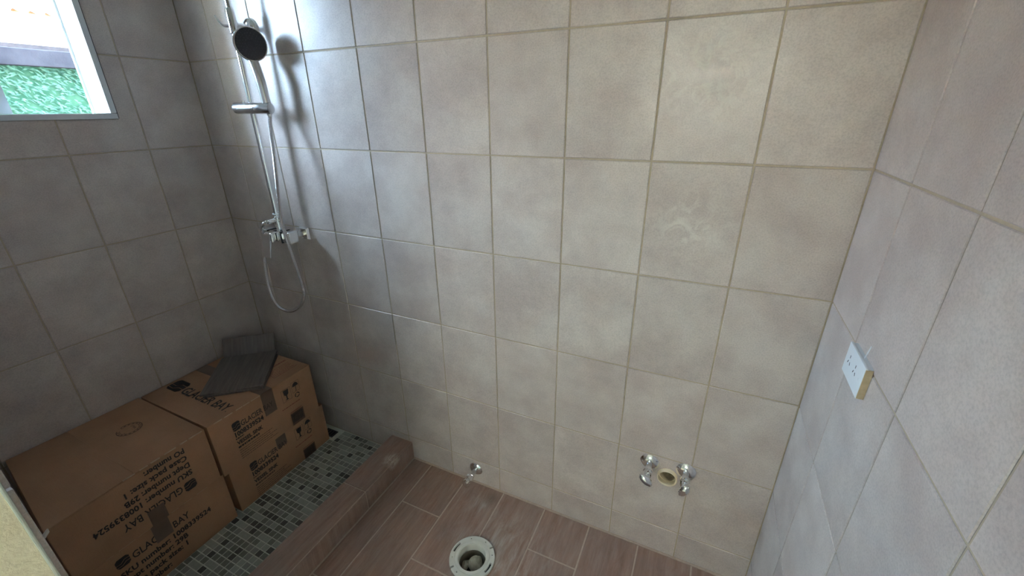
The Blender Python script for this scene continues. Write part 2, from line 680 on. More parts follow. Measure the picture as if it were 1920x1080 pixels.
# ------------------------------------------------------------------ right wall
BR = (Vector((XR, 0, 0)), -Y, Z, -X)
bm = NB()
box(bm, (XR + 0.0022, YB, -0.12), (XR + 0.16, 0.0, H))
wall_right = struct(obj('wall_right', bm, M['grout']), 'tiled right wall with the power outlet, bluish grey tiles')
us = [0.0] + [0.23099 + 0.25 * k for k in range(4)] + [-YB]
for a, b in zip(us, us[1:]):
    for j in range(len(ROWS) - 1):
        g = GAP / 2
        if b - a > 0.02:
            tile_rect('tile', M['tile'], wall_right, a + g, b - g, ROWS[j] + g, ROWS[j + 1] - g, BR)

# ------------------------------------------------------------------ front wall with the doorway, ceiling, bedroom behind
bm = NB()
box(bm, (RX0, YO, -0.12), (DXL, YB, H), 0.004, 2)
box(bm, (DXR, YO, -0.12), (RX1, YB, H))
box(bm, (DXL, YO, DZT), (DXR, YB, H))
wall_front = struct(obj('wall_front', bm, M['rough_plaster']), 'rough cream plaster wall end at the doorway, lower left corner')
bm = NB()
box(bm, (DXL - 0.004, YB - 0.004, 0.0), (DXL + 0.0016, YB + 0.0012, DZT), 0.003, 2)
obj('corner_bead', bm, M['bead'], wall_front, True)
BFW = (Vector((0, YB + 0.0082, 0)), -X, Z, Y)
fx = [0.0] + [0.179 + 0.25 * k for k in range(5)] + [DXL - 0.008]
for a, b in zip(fx, fx[1:]):
    for j in range(len(ROWS) - 1):
        if b - a > 0.02:
            tile_rect('tile', M['tile'], wall_front, -b + GAP / 2, -a - GAP / 2, ROWS[j] + GAP / 2, ROWS[j + 1] - GAP / 2, BFW)

bm = NB()
box(bm, (RX0, RY0, H), (RX1, 0.14, H + 0.12))
struct(obj('ceiling', bm, M['plaster']), 'white painted ceiling')
bm = NB()
box(bm, (RX0, RY0, -0.12), (RX0 + 0.12, YO, H))
struct(obj('wall_bedroom_left', bm, M['plaster']), 'painted left wall of the room behind the doorway')
bm = NB()
box(bm, (RX1 - 0.12, RY0, -0.12), (RX1, YO, H))
struct(obj('wall_bedroom_right', bm, M['plaster']), 'painted right wall of the room behind the doorway')
bm = NB()
V0, V1, VZ0, VZ1 = 1.40, 2.46, 1.44, 2.30
box(bm, (RX0, RY0 - 0.12, -0.12), (V0, RY0, H))
box(bm, (V1, RY0 - 0.12, -0.12), (RX1, RY0, H))
box(bm, (V0, RY0 - 0.12, -0.12), (V1, RY0, VZ0))
box(bm, (V0, RY0 - 0.12, VZ1), (V1, RY0, H))
struct(obj('wall_rear', bm, M['plaster']), 'painted rear wall of the room behind the doorway')
win2 = bpy.data.objects.new('window_2', None)
C.objects.link(win2)
win2.location = (V0, RY0 - 0.06, VZ0)
struct(win2, 'white framed window of the room behind the doorway')
w, h = V1 - V0, VZ1 - VZ0
for lo, hi in (((0, 0), (w, 0.03)), ((0, h - 0.03), (w, h)), ((0, 0.03), (0.03, h - 0.03)), ((w - 0.03, 0.03), (w, h - 0.03)), ((w / 2 - 0.02, 0.03), (w / 2 + 0.02, h - 0.03))):
    bm = NB()
    box(bm, (lo[0], -0.03, lo[1]), (hi[0], 0.03, hi[1]))
    obj('frame_bar', bm, M['white_frame'], win2)
for x0, x1 in ((0.03, w / 2 - 0.02), (w / 2 + 0.02, w - 0.03)):
    bm = NB()
    box(bm, (x0, -0.003, 0.03), (x1, 0.003, h - 0.03))
    obj('pane', bm, M['glass'], win2)
bm = NB()
box(bm, (RX0, RY0, -0.12), (RX1, YO, -0.001))
struct(obj('floor_bedroom', bm, M['rough_plaster']), 'bare concrete floor of the room behind the doorway')

# unseen block added to shade the fence; unseen wall added for warm bounce light
bm = NB()
box(bm, (-0.14, RY0 - 0.12, H + 0.12), (7.0, 6.0, 5.3))
struct(obj('wall_shade_block', bm, M['render']), 'unseen rendered block above the bathroom, added to shade the fence outside')
bm = NB()
box(bm, (-8.0, -13.0, -0.14), (12.0, -10.7, 6.2))
struct(obj('wall_bounce', bm, M['warm_render']), 'unseen cream wall behind, added to bounce warm sunlight in through the rear window')

# ------------------------------------------------------------------ main floor: plank tiles
FX0 = 0.952
FL = (Vector((1.474, -0.33, 0)))          # flange centre
bm = NB()
box(bm, (-0.16, YO, -0.12), (XR + 0.16, 0.14, -0.0018))
floor = struct(obj('floor', bm, M['fgrout']), 'brown wood look plank tile floor with pale grout')
hole = NB()
lathe(hole, FL + Vector((0, 0, -0.11)), Z, [(0, 0.0565), (0.2, 0.0565)], 40)
cut(floor, hole)
BF = (Vector((0, 0, 0)), X, Y, Z)
cols = [FX0] + [1.057 + 0.1980 * k for k in range(7)] + [XR]
first = [-0.63, -0.231, -0.427, -0.66, -0.203, -0.50, -0.32, -0.15]
for i in range(len(cols) - 1):
    a, b = cols[i], cols[i + 1]
    jn = [-0.007]
    y = first[i]
    while y > YO + 0.02:
        jn.append(y)
        y -= 0.602
    jn.append(YO + 0.003)
    for y1, y0 in zip(jn, jn[1:]):
        g = 0.0028
        t = tile_rect('plank', M['plank'], floor, a + g, b - g, y0 + g, y1 - (0 if y1 > -0.01 else g), BF, 0.009, 0.001)
        if abs((a + b) / 2 - FL.x) < 0.18 and y0 < FL.y < y1:
            hole = NB()
            lathe(hole, FL + Vector((0, 0, -0.11)), Z, [(0, 0.0565), (0.2, 0.0565)], 40)
            cut(t, hole)
bm = NB()
lo = -0.0075
box(bm, (FX0, lo, -0.002), (XR, 0.0, 0.0022))
obj('caulk_line', bm, M['fgrout'], floor)

# ------------------------------------------------------------------ shower curb
bm = NB()
box(bm, (0.8285, YB, -0.05), (0.9495, 0.0, 0.0995))
curb = struct(obj('shower_curb', bm, M['fgrout']), 'low brown tiled curb between shower tray and floor')
BCT = (Vector((0, 0, 0.102)), X, Y, Z)
BCF = (Vector((0.952, 0, 0)), Y, Z, X)
BCI = (Vector((0.826, 0, 0)), -Y, Z, -X)
jt = [-0.002, -0.325, -0.927, YB + 0.009]
for y1, y0 in zip(jt, jt[1:]):
    g = 0.002
    tile_rect('curb_top_tile', M['plank'], curb, 0.826, 0.9485, y0 + g, y1 - g, BCT, 0.009, 0.001)
    tile_rect('curb_face_tile', M['plank'], curb, y0 + g, y1 - g, 0.004, 0.0985, BCF, 0.009, 0.001)
    tile_rect('curb_inner_tile', M['plank'], curb, -y1 + g, -y0 - g, 0.002, 0.097, BCI, 0.009, 0.001)

# ------------------------------------------------------------------ shower floor mosaic
bm = NB()
box(bm, (0.0, YB, -0.0017), (0.826, 0.0, -0.0012))
tray = struct(obj('shower_floor', bm, M['mgrout']), 'shower floor of small grey green mosaic tiles')
PX, PY, GM = 0.0283, 0.0269, 0.0036
cells = []
ny, nx = 43, 15
x_start = 0.826 - nx * PX
rm = random.Random(5)
for j in range(ny):
    i = 0
    while i < nx:
        y1 = -0.003 - j * PY
        y0 = y1 - PY
        xa = x_start + i * PX
        k = 1
        q = rm.random()
        if q < 0.13 and i < nx - 1:
            k = 2
            mt = M['mos_light'] if rm.random() < 0.75 else M['mos_grey']
        else:
            q = rm.random()
            mt = M['mos_dark'] if q < 0.16 else (M['mos_mid'] if q < 0.58 else (M['mos_grey'] if q < 0.86 else M['mos_light']))
        cells.append((xa + GM / 2, xa + k * PX - GM / 2, y0 + GM / 2, y1 - GM / 2, mt))
        i += k
DR = (0.385, 0.462, -0.070, -0.022)    # drain keeps its place clear
cells = [c for c in cells if not (c[1] > DR[0] and c[0] < DR[1] and c[3] > DR[2] and c[2] < DR[3]) and c[2] > YB + 0.008]


def seen_size(c):
    ctr = Vector(((c[0] + c[1]) / 2, (c[2] + c[3]) / 2, 0)) - CAM
    dep = ctr.dot(F_)
    px = 960 + 789 * ctr.dot(R_) / dep
    py = 540 - 789 * ctr.dot(U_) / dep
    # line of sight to the far side of the curb
    s = (0.102) / CAM.z
    xc = (c[0] + c[1]) / 2 + (CAM.x - (c[0] + c[1]) / 2) * s
    vis = 0 < px < 1920 and py < 1080 and c[1] > 0.462 and xc < 0.838
    return (1 if vis else 0, -dep)


cells.sort(key=seen_size, reverse=True)
for c in cells[:300]:
    tile_rect('mosaic_tile', c[4], tray, c[0], c[1], c[2], c[3], BF, 0.0035, 0.0008)
bm = NB()
mi = {M[k].name: n for n, k in enumerate(('mos_dark', 'mos_mid', 'mos_grey', 'mos_light'))}
for c in cells[300:]:
    n0 = len(bm.faces)
    box(bm, (c[0], c[2], -0.0014), (c[1], c[3], 0.0))
    bm.faces.ensure_lookup_table()
    for f in bm.faces[n0:]:
        f.material_index = mi[c[4].name]
o = obj('mosaic_tiles', bm, M['mos_dark'], tray)
for k in ('mos_mid', 'mos_grey', 'mos_light'):
    o.data.materials.append(M[k])
o['kind'] = 'stuff'

# floor drain
t = thing('floor_drain', 'small dark square drain grate in the mosaic beside the lower carton', 'drain', (0.4235, -0.046, 0))
bm = NB()
for a, b in (((-0.037, -0.023), (0.037, -0.017)), ((-0.037, 0.017), (0.037, 0.023)), ((-0.037, -0.017), (-0.031, 0.017)), ((0.031, -0.017), (0.037, 0.017))):
    box(bm, (a[0], a[1], -0.001), (b[0], b[1], 0.0015))
obj('rim', bm, M['drain'], t)
bm = NB()
box(bm, (-0.031, -0.017, -0.0012), (0.031, 0.017, -0.0006))
obj('sump', bm, M['dark'], t)
for k in range(4):
    bm = NB()
    box(bm, (-0.026 + k * 0.0175, -0.017, -0.0006), (-0.019 + k * 0.0175, 0.017, 0.001))
    obj('grate_bar', bm, M['drain'], t)

# ------------------------------------------------------------------ window
win = bpy.data.objects.new('window_1', None)
C.objects.link(win)
win.location = (0, (WY0 + WY1) / 2, WZ0)
struct(win, 'white aluminium sliding window above the cartons, half open')
oy, oz = -(WY0 + WY1) / 2, -WZ0
FW = 0.0205


def wbox(bm, x0, x1, y0, y1, z0, z1, bev=0.0):
    box(bm, (x0, y0 + oy, z0 + oz), (x1, y1 + oy, z1 + oz), bev)


for nm, (y0, y1, z0, z1) in (('frame_sill', (WY0, WY1, WZ0, WZ0 + FW)), ('frame_head', (WY0, WY1, WZ1 - FW, WZ1)), ('frame_jamb', (WY1 - FW, WY1, WZ0 + FW, WZ1 - FW)), ('frame_jamb', (WY0, WY0 + FW, WZ0 + FW, WZ1 - FW))):
    bm = NB()
    wbox(bm, -0.105, 0.006, y0 + 0.0005, y1 - 0.0005, z0 + 0.0005, z1 - 0.0005, 0.0012)
    obj(nm, bm, M['white_frame'], win)
bm = NB()
wbox(bm, 0.0003, 0.0042, WY1 - 0.0006, WY1 + 0.0016, WZ0 + 0.002, WZ1)
obj('seal', bm, M['rubber_slot_dark'], win)
bm = NB()
wbox(bm, -0.112, -0.105, WY1 - FW - 0.006, WY1 - FW + 0.006, WZ0 + FW, WZ1 - FW)
obj('outer_stop', bm, M['white_frame'], win)
sash = None
bm = NB()
for y0, y1, z0, z1 in ((-0.622, -0.581, WZ0 + FW, WZ1 - FW), (WY0 + FW, WY0 + FW + 0.03, WZ0 + FW, WZ1 - FW), (WY0 + FW + 0.03, -0.622, WZ0 + FW, WZ0 + FW + 0.03), (WY0 + FW + 0.03, -0.622, WZ1 - FW - 0.03, WZ1 - FW)):
    wbox(bm, -0.075, -0.048, y0, y1, z0 + 0.0003, z1 - 0.0003)
sash = obj('sash', bm, M['white_frame'], win)
bm = NB()
wbox(bm, -0.064, -0.059, WY0 + FW + 0.03, -0.622, WZ0 + FW + 0.03, WZ1 - FW - 0.03)
obj('pane', bm, M['glass'], sash)

# ------------------------------------------------------------------ outside the window
bm = NB()
box(bm, (-30, -30, -0.4), (30, 30, -0.14))
struct(obj('ground', bm, M['earth']), 'bare earth outside the house')

t = thing('hedge_screen', 'green artificial hedge screen on the fence outside the window', 'fence', (-1.62, 0.1, -0.14))
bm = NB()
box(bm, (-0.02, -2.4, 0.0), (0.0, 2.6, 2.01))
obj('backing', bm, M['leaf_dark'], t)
bm = NB()
rl = random.Random(3)
for k in range(6500):
    y = rl.uniform(-1.3, 1.3)
    z = rl.uniform(1.45, 2.01)
    x = rl.uniform(0.002, 0.028)
    a = rl.gauss(-0.55, 0.45)
    L, wd = rl.uniform(0.02, 0.042), rl.uniform(0.003, 0.006)
    d = Vector((rl.uniform(-0.25, 0.5), math.cos(a), math.sin(a))).normalized() * L
    s_ = Vector((rl.uniform(-0.5, 0.5), -math.sin(a), math.cos(a))).normalized() * wd
    p = Vector((x, y, z))
    vs_ = [bm.verts.new(q) for q in (p - s_ * 0.5, p + d * 0.5 - s_, p + d, p + d * 0.5 + s_)]
    bm.faces.new(vs_)
o = obj('leaf_blades', bm, M['leaf'], t)
o['kind'] = 'stuff'

bm = NB()
box(bm, (-1.70, -3.0, 1.862), (-1.555, 3.2, 1.950), 0.004, 2)
tag(obj('fence_beam', bm, M['beam']), 'weathered blue grey timber beam along the top of the green hedge screen', 'beam')

hs = thing('neighbour_house', 'bright cream house with clay tile roof seen through the window', 'house', (-7.0, 2.5, -0.14))
bm = NB()
box(bm, (-6.0, -6.5, 0.0), (-0.35, 6.5, 3.05))
obj('wall', bm, M['render'], hs)
bm = NB()
box(bm, (-0.35, -6.6, 2.62), (-0.34, 6.6, 2.70))
obj('wall_band', bm, M['beam'], hs)
bm = NB()
box(bm, (-0.06, -6.8, 2.845), (0.0, 6.8, 3.01))
obj('fascia', bm, M['fascia'], hs)
bm = NB()
hexa(bm, [(-3.2, -6.8, 4.30), (-0.06, -6.8, 3.03), (-0.06, 6.8, 3.03), (-3.2, 6.8, 4.30), (-3.2, -6.8, 4.36), (-0.02, -6.8, 3.06), (-0.02, 6.8, 3.06), (-3.2, 6.8, 4.36)])
obj('roof_deck', bm, M['roof'], hs)
tm = None
for k in range(24):
    y = -2.0 + 0.172 * k
    if tm is None:
        bm = NB()
        nseg = 8
        sl = math.atan2(1.3, 3.18)
        rows_ = []
        for e, xx in enumerate((0.05, -0.42)):
            zz = 3.075 - xx * math.tan(sl)
            ro = [bm.verts.new((xx, math.cos(math.pi * q / nseg) * 0.075, zz + math.sin(math.pi * q / nseg) * 0.062)) for q in range(nseg + 1)]
            ri = [bm.verts.new((xx, math.cos(math.pi * q / nseg) * 0.058, zz + math.sin(math.pi * q / nseg) * 0.046)) for q in range(nseg + 1)]
            rows_.append((ro, ri))
        (o1, i1), (o2, i2) = rows_
        for q in range(nseg):
            bm.faces.new((o1[q], o1[q + 1], o2[q + 1], o2[q]))
            bm.faces.new((i1[q], i2[q], i2[q + 1], i1[q + 1]))
            bm.faces.new((o1[q], i1[q], i1[q + 1], o1[q + 1]))
        first_tile = obj('roof_tile', bm, M['roof'], hs, loc=(0, y, 0))
        tm = first_tile.data
    else:
        link('roof_tile', tm, None, hs, (0, y, 0))

# ------------------------------------------------------------------ lettering helper
_tx = {}


def text_mesh(s, size, bold=0.0, sx=1.0):
    key = (s, size, bold, sx)
    if key in _tx:
        return _tx[key].copy()
    cu = bpy.data.curves.new('txt', 'FONT')
    cu.body = s
    cu.size = size
    cu.offset = bold
    cu.resolution_u = 2
    cu.extrude = 0.0002
    to = bpy.data.objects.new('txt', cu)
    C.objects.link(to)
    bpy.context.view_layer.update()
    me = bpy.data.meshes.new_from_object(to.evaluated_get(bpy.context.evaluated_depsgraph_get()))
    bpy.data.objects.remove(to)
    x0 = min(v.co.x for v in me.vertices)
    for v in me.vertices:
        v.co.x = (v.co.x - x0) * sx
    me.materials.clear()
    _tx[key] = me
    return me.copy()


def face_basis(O, u, v):
    u, v = Vector(u), Vector(v)
    return (Vector(O), u, v, u.cross(v))


def put_text(name, s, parent, basis, u, v, cap, width, m, bold=0.0, lift=0.0006):
    """text whose capital height is cap and whose length is width, lower left corner at (u, v)"""
    size = cap / 0.70
    me = text_mesh(s, size, bold)
    w = max(p.co.x for p in me.vertices)
    k = width / w
    for p in me.vertices:
        p.co.x *= k
    me.materials.append(m)
    O, bu, bv, bn = basis
    return place(name, me, parent, u, v, (O, bu, bv, bn), lift)


def put_poly(name, polys, parent, basis, u, v, m, lift=0.0006, th=0.0003):
    bm = NB()
    for P in polys:
        a = [bm.verts.new((p[0], p[1], th)) for p in P]
        b = [bm.verts.new((p[0], p[1], 0)) for p in P]
        bm.faces.new(a)
        bm.faces.new(b[::-1])
        for i in range(len(P)):
            j = (i + 1) % len(P)
            bm.faces.new((b[i], b[j], a[j], a[i]))
    me = bpy.data.meshes.new(name)
    bmesh.ops.recalc_face_normals(bm, faces=bm.faces)
    bm.to_mesh(me)
    bm.free()
    me.materials.append(m)
    return place(name, me, parent, u, v, basis, lift)


def rp(x0, y0, x1, y1):
    return [(x0, y0), (x1, y0), (x1, y1), (x0, y1)]


def logo(parent, basis, u, v, w, h, m):
    """solid block with a slanted light wave cut through it"""
    r = min(w, h) * 0.18
    A = [(0, r), (r, 0), (w * 0.46, 0), (w * 0.78, h * 0.30), (w, h * 0.34), (w, h * 0.36), (w * 0.70, h * 0.36), (w * 0.36, h * 0.10), (0, h * 0.10)]
    lower = [(r, 0), (w - r, 0), (w, r), (w, h * 0.33), (w * 0.72, h * 0.36), (w * 0.42, h * 0.16), (0, h * 0.20), (0, r)]
    mid = [(0, h * 0.25), (w * 0.40, h * 0.21), (w * 0.70, h * 0.42), (w, h * 0.39), (w, h * 0.62), (w * 0.66, h * 0.66), (w * 0.36, h * 0.42), (0, h * 0.46)]
    upper = [(0, h * 0.50), (w * 0.34, h * 0.47), (w * 0.64, h * 0.71), (w, h * 0.67), (w, h - r), (w - r, h), (r, h), (0, h - r)]
    return put_poly('logo', [lower, mid, upper], parent, basis, u, v, m)


def carton(name, label, lo, hi, seam_y, P=None):
    """body + four top flaps' seam + tape, returns thing; corners in world, thing origin at base centre"""
    lo, hi = Vector(lo), Vector(hi)
    base = Vector(((lo.x + hi.x) / 2, (lo.y + hi.y) / 2, lo.z))
    t = thing(name, label, 'box', base)
    bm = NB()
    if P is None:
        P = [(lo.x, lo.y, lo.z), (hi.x, lo.y, lo.z), (hi.x, hi.y, lo.z), (lo.x, hi.y, lo.z), (lo.x, lo.y, hi.z), (hi.x, lo.y, hi.z), (hi.x, hi.y, hi.z), (lo.x, hi.y, hi.z)]
    P = [Vector(p) - base - Vector((0, 0, 0.0035 if k >= 4 else 0)) for k, p in enumerate(P)]
    hexa(bm, P, 0.003)
    obj('body', bm, M['card'], t)
    # the two outer flaps closing the top, meeting along the seam
    s = seam_y - base.y
    a, b, c, d = P[4:]
    z = Vector((0, 0, 0.0036))
    f = (s - a.y) / (d.y - a.y)
    g = (s - b.y) / (c.y - b.y)
    e0, e1 = a.lerp(d, f), b.lerp(c, g)
    gap = Vector((0, 0.0009, 0))
    for q in ([a, b, e1 - gap, e0 - gap], [e0 + gap, e1 + gap, c, d]):
        bm = NB()
        q = [p + Vector((0, 0, -0.0002)) for p in q]
        hexa(bm, q + [p + z for p in q], 0.0012)
        obj('top_flap', bm, M['card'], t)
    return t, base


def tape_strip(t, base, boxes):
    """thin tape lengths lying on the carton's faces, one box per face"""
    bm = NB()
    for lo_, hi_ in boxes:
        box(bm, Vector(lo_) - base, Vector(hi_) - base)
    return obj('tape', bm, M['tape'], t)


def ink_lines(name, t, basis, u, v, n, pitch, w0, w1, h, m, seed):
    """rows of tiny illegible print: short dashes"""
    rr = random.Random(seed)
    polys = []
    for k in range(n):
        x = 0.0
        L = rr.uniform(w0, w1)
        while x < L:
            d = rr.uniform(0.004, 0.014)
            polys.append(rp(x, -k * pitch, min(x + d, L), -k * pitch + h))
            x += d + 0.0022
    return put_poly(name, polys, t, basis, u, v, m)


def glass_icon(w, h):
    return [[(w * .22, h * .92), (w * .78, h * .92), (w * .72, h * .55), (w * .56, h * .46), (w * .56, h * .18), (w * .72, h * .10), (w * .28, h * .10), (w * .44, h * .18), (w * .44, h * .46), (w * .28, h * .55)][::-1]]


def umbrella_icon(w, h):
    top = [(w * .12, h * .55)] + [(w * .5 - math.cos(math.pi * k / 8) * w * .38, h * .55 + math.sin(math.pi * k / 8) * h * .36) for k in range(1, 8)] + [(w * .88, h * .55)]
    return [top[::-1], rp(w * .47, h * .10, w * .53, h * .56), rp(w * .36, h * .08, w * .53, h * .13)]


def frame_icon(w, h):
    k = 0.0012
    return [rp(0, 0, w, k), rp(0, h - k, w, h), rp(0, k, k, h - k), rp(w - k, k, w, h - k)]


def recycle_icon(r):
    out = []
    for k in range(3):
        a0 = 2 * math.pi * k / 3
        pts = [(math.cos(a0 + q * 0.35) * r, math.sin(a0 + q * 0.35) * r) for q in range(6)]
        pin = [(math.cos(a0 + q * 0.35) * r * 0.68, math.sin(a0 + q * 0.35) * r * 0.68) for q in range(6)]
        out.append(pts + pin[::-1])
    return out


def fix(b, base):
    """world basis -> thing-local basis"""
    return (b[0] - base, b[1], b[2], b[3])


def sink_print(t, base, xf, y0, z0, faded=False):
    """the sink carton's printed long side; (y0, z0) is the carton's lower left front corner"""
    ink = M['ink'] if not faded else M['faint_ink']
    B = fix(face_basis((xf, y0, z0), Y, Z), base)
    logo(t, B, 0.082, 0.165, 0.033, 0.041, M['ink'])
    put_text('brand_lettering', 'GLACIER BAY', t, B, 0.118, 0.170, 0.026, 0.148, M['ink'], 0.0004)
    put_text('number_lettering', '1008339524', t, B, 0.084, 0.136, 0.022, 0.127, M['ink'], 0.0012)
    ink_lines('small_print', t, B, 0.082, 0.124, 1, 0.01, 0.034, 0.036, 0.006, ink, 4)
    put_text('product_lettering', 'VESSEL SINK', t, B, 0.082, 0.097, 0.017, 0.115, M['ink'], 0.0009)
    ink_lines('small_print', t, B, 0.082, 0.080, 1, 0.01, 0.09, 0.095, 0.008, ink, 6)
    ink_lines('small_print', t, B, 0.082, 0.066, 5, 0.0105, 0.14, 0.20, 0.0028, M['faint_ink'], 8)
    put_poly('icon_frame', frame_icon(0.048, 0.064), t, B, 0.311, 0.146, M['faint_ink'])
    put_poly('fragile_icon', glass_icon(0.048, 0.064), t, B, 0.311, 0.146, M['ink'])
    put_poly('icon_frame', frame_icon(0.040, 0.055), t, B, 0.366, 0.165, M['faint_ink'])
    put_poly('umbrella_icon', umbrella_icon(0.040, 0.055), t, B, 0.366, 0.165, M['ink'])
    put_poly('recycle_icon', recycle_icon(0.013), t, B, 0.386, 0.146, M['ink'])
    ink_lines('red_print', t, B, 0.298, 0.112, 1, 0.01, 0.096, 0.10, 0.0045, M['red_ink'], 9)
    put_poly('barcode_panel', [rp(0, 0, 0.068, 0.066)], t, B, 0.330, 0.003, M['faint_ink'])
    bars = []
    rr = random.Random(2)
    x = 0.004
    while x < 0.062:
        d = rr.uniform(0.0006, 0.0024)
        bars.append(rp(x, 0.012, x + d, 0.060))
        x += d + rr.uniform(0.0008, 0.002)
    put_poly('barcode', bars, t, B, 0.330, 0.003, M['ink'], 0.001)
    put_poly('red_print', [rp(0, 0, 0.062, 0.003)], t, B, 0.332, 0.074, M['red_ink'])


def sku_print(t, base, basis):
    """other long side: basis u reading direction, v up, origin at the carton's lower left corner as printed"""
    B = fix(basis, base)
    logo(t, B, 0.085, 0.166, 0.040, 0.040, M['ink'])
    put_text('brand_lettering', 'GLACIER BAY', t, B, 0.132, 0.166, 0.030, 0.185, M['ink'], 0.0004)
    for k, (s, w) in enumerate((('SKU number: 1008339524', 0.300), ('Dept number: 29B', 0.205), ('Case pack size: 1', 0.195), ('PO number:', 0.128))):
        put_text('order_lettering', s, t, B, 0.085, 0.124 - 0.0335 * k, 0.0215, w, M['ink'], 0.0009)


# lower right carton (against the back wall)
lo, hi = (0.006, -0.566, 0.0), (0.4575, -0.080, 0.226)
tB, b0 = carton('cardboard_box', 'brown sink carton standing on the mosaic, underneath the carton with the dark tile offcuts', lo, hi, -0.325)
bB = b0
sink_print(tB, b0, 0.4575, lo[1], 0.0 - 0.012, True)
tape_strip(tB, b0, [((0.38, -0.350, 0.2255), (0.4583, -0.300, 0.2268)), ((0.4570, -0.350, 0.163), (0.4583, -0.300, 0.2268))])

# upper right carton
lo, hi = (0.010, -0.5865, 0.2265), (0.4665, -0.1055, 0.481)
tA, b0 = carton('cardboard_box', 'upper brown carton with brand print on top, holding the dark tile offcuts', lo, hi, -0.335)
bA = b0
sink_print(tA, b0, 0.4665, lo[1], lo[2])
tape_strip(tA, b0, [((0.012, -0.362, 0.4805), (0.150, -0.310, 0.4818))])
tape_strip(tA, b0, [((0.40, -0.364, 0.4805), (0.4673, -0.308, 0.4818)), ((0.4660, -0.364, 0.366), (0.4673, -0.308, 0.4818))])
BT = fix(face_basis((0, 0, 0.4812), X, Y), b0)
logo(tA, BT, 0.030, -0.503, 0.085, 0.066, M['ink'])
put_text('brand_lettering', 'GLACIER BAY', tA, BT, 0.128, -0.497, 0.042, 0.305, M['ink'], 0.0007)
put_text('brand_mark', '.', tA, BT, 0.436, -0.497, 0.03, 0.004, M['ink'], 0.0)
BT2 = fix(face_basis((0.33, -0.255, 0.4812), Y, -X), b0)
ink_lines('red_print', tA, BT2, 0.03, 0.0, 1, 0.01, 0.10, 0.10, 0.009, M['red_ink'], 21)
ink_lines('red_print', tA, BT2, 0.0, -0.024, 6, 0.012, 0.10, 0.125, 0.003, M['red_ink'], 22)

# lower left carton
lo, hi = (0.010, -1.052, 0.0), (0.4605, -0.5875, 0.2385)
tD, b0 = carton('cardboard_box', 'brown carton on the mosaic with upright order print, below the upside down carton', lo, hi, -0.825)
bD = b0
sku_print(tD, b0, face_basis((0.4605, lo[1], 0.0), Y, Z))
tape_strip(tD, b0, [((0.4598, -0.850, 0.156), (0.4614, -0.795, 0.2380))])

# upper left carton, turned upside down
P = [(0.010, -1.010, 0.2392), (0.467, -1.058, 0.2392), (0.467, -0.5985, 0.2392), (0.010, -0.594, 0.2392),
     (0.006, -0.990, 0.492), (0.4665, -1.058, 0.470), (0.4665, -0.5965, 0.482), (0.006, -0.592, 0.482)]
tC, b0 = carton('cardboard_box', 'upper brown carton turned upside down, its order print standing on its head', (0.006, -1.058, 0.2392), (0.467, -0.594, 0.482), -0.827, P)
sku_print(tC, b0, face_basis((0.467, -0.594, 0.484), -Y, -Z))
tape_strip(tC, b0, [((0.4665, -0.842, 0.2394), (0.4680, -0.790, 0.305))])
# round box maker's stamp on the top
circ = lambda r, n=28: [(math.cos(2 * math.pi * k / n) * r, math.sin(2 * math.pi * k / n) * r) for k in range(n)]
BS = fix(face_basis((0.205, -0.717, 0.4838), Y, -X), b0)
rings = []
for r0, r1 in ((0.040, 0.037), (0.030, 0.0285)):
    A, Bq = circ(r0), circ(r1)
    rings += [[A[k], A[(k + 1) % 28], Bq[(k + 1) % 28], Bq[k]] for k in range(28)]
put_poly('stamp_ring', rings, tC, BS, 0, 0, M['faint_ink'], 0.0012)
ink_lines('stamp_print', tC, BS, -0.022, 0.012, 4, 0.008, 0.04, 0.044, 0.0045, M['faint_ink'], 31)
for k in range(16):
    a = 2 * math.pi * k / 16
    c_, s_ = math.cos(a), math.sin(a)
    q = [(-0.003, -0.002), (0.003, -0.002), (0.003, 0.002), (-0.003, 0.002)]
    put_poly('stamp_print', [[(c_ * 0.0335 - s_ * x + c_ * y, s_ * 0.0335 + c_ * x + s_ * y) for x, y in q]], tC, BS, 0, 0, M['faint_ink'], 0.0012)
# frayed pale paper along the top front edges
def fray(t, base, x, ya, yb, zf, seed):
    rr = random.Random(seed)
    y = ya
    while y < yb:
        L = rr.uniform(0.02, 0.05)
        bm = NB()
        z0 = zf(y)
        box(bm, Vector((x - 0.002, y, z0 - 0.0018)) - base, Vector((x + 0.0008, y + L, z0 + 0.0006 + rr.uniform(0, 0.0012))) - base)
        obj('frayed_edge', bm, M['frayed'], t)
        y += L + rr.uniform(0.003, 0.02)


fray(tC, b0, 0.4665, -0.86, -0.64, lambda y: 0.4705 + (y + 1.058) / 0.4615 * 0.012, 12)
fray(tD, bD, 0.4606, -0.98, -0.64, lambda y: 0.2362, 14)
fray(tB, bB, 0.4576, -0.55, -0.12, lambda y: 0.2240, 15)
fray(tA, bA, 0.4666, -0.56, -0.40, lambda y: 0.4792, 16)
# torn white strip on the near corner
bm = NB()
hexa(bm, [Vector(p) - b0 for p in ((0.468, -1.066, 0.455), (0.474, -1.062, 0.452), (0.470, -1.048, 0.462), (0.4675, -1.050, 0.463), (0.468, -1.066, 0.463), (0.474, -1.063, 0.460), (0.470, -1.047, 0.474), (0.4675, -1.049, 0.475))])
obj('torn_strip', bm, M['white_tape'], tC)

# ------------------------------------------------------------------ tile offcuts on the carton


def slab(name, label, c, udir, vdir, w, h, th):
    u = Vector(udir).normalized()
    v = Vector(vdir)
    v = (v - u * v.dot(u)).normalized()
    n = u.cross(v)
    bm = NB()
    box(bm, (-w / 2, -h / 2, -th / 2), (w / 2, h / 2, th / 2), 0.0008)
    o = obj(name, bm, M['offcut'])
    mw = Matrix((u, v, n)).transposed().to_4x4()
    mw.translation = Vector(c)
    o.matrix_world = mw
    return tag(o, label, 'tile', 'dark wood look tile offcuts')


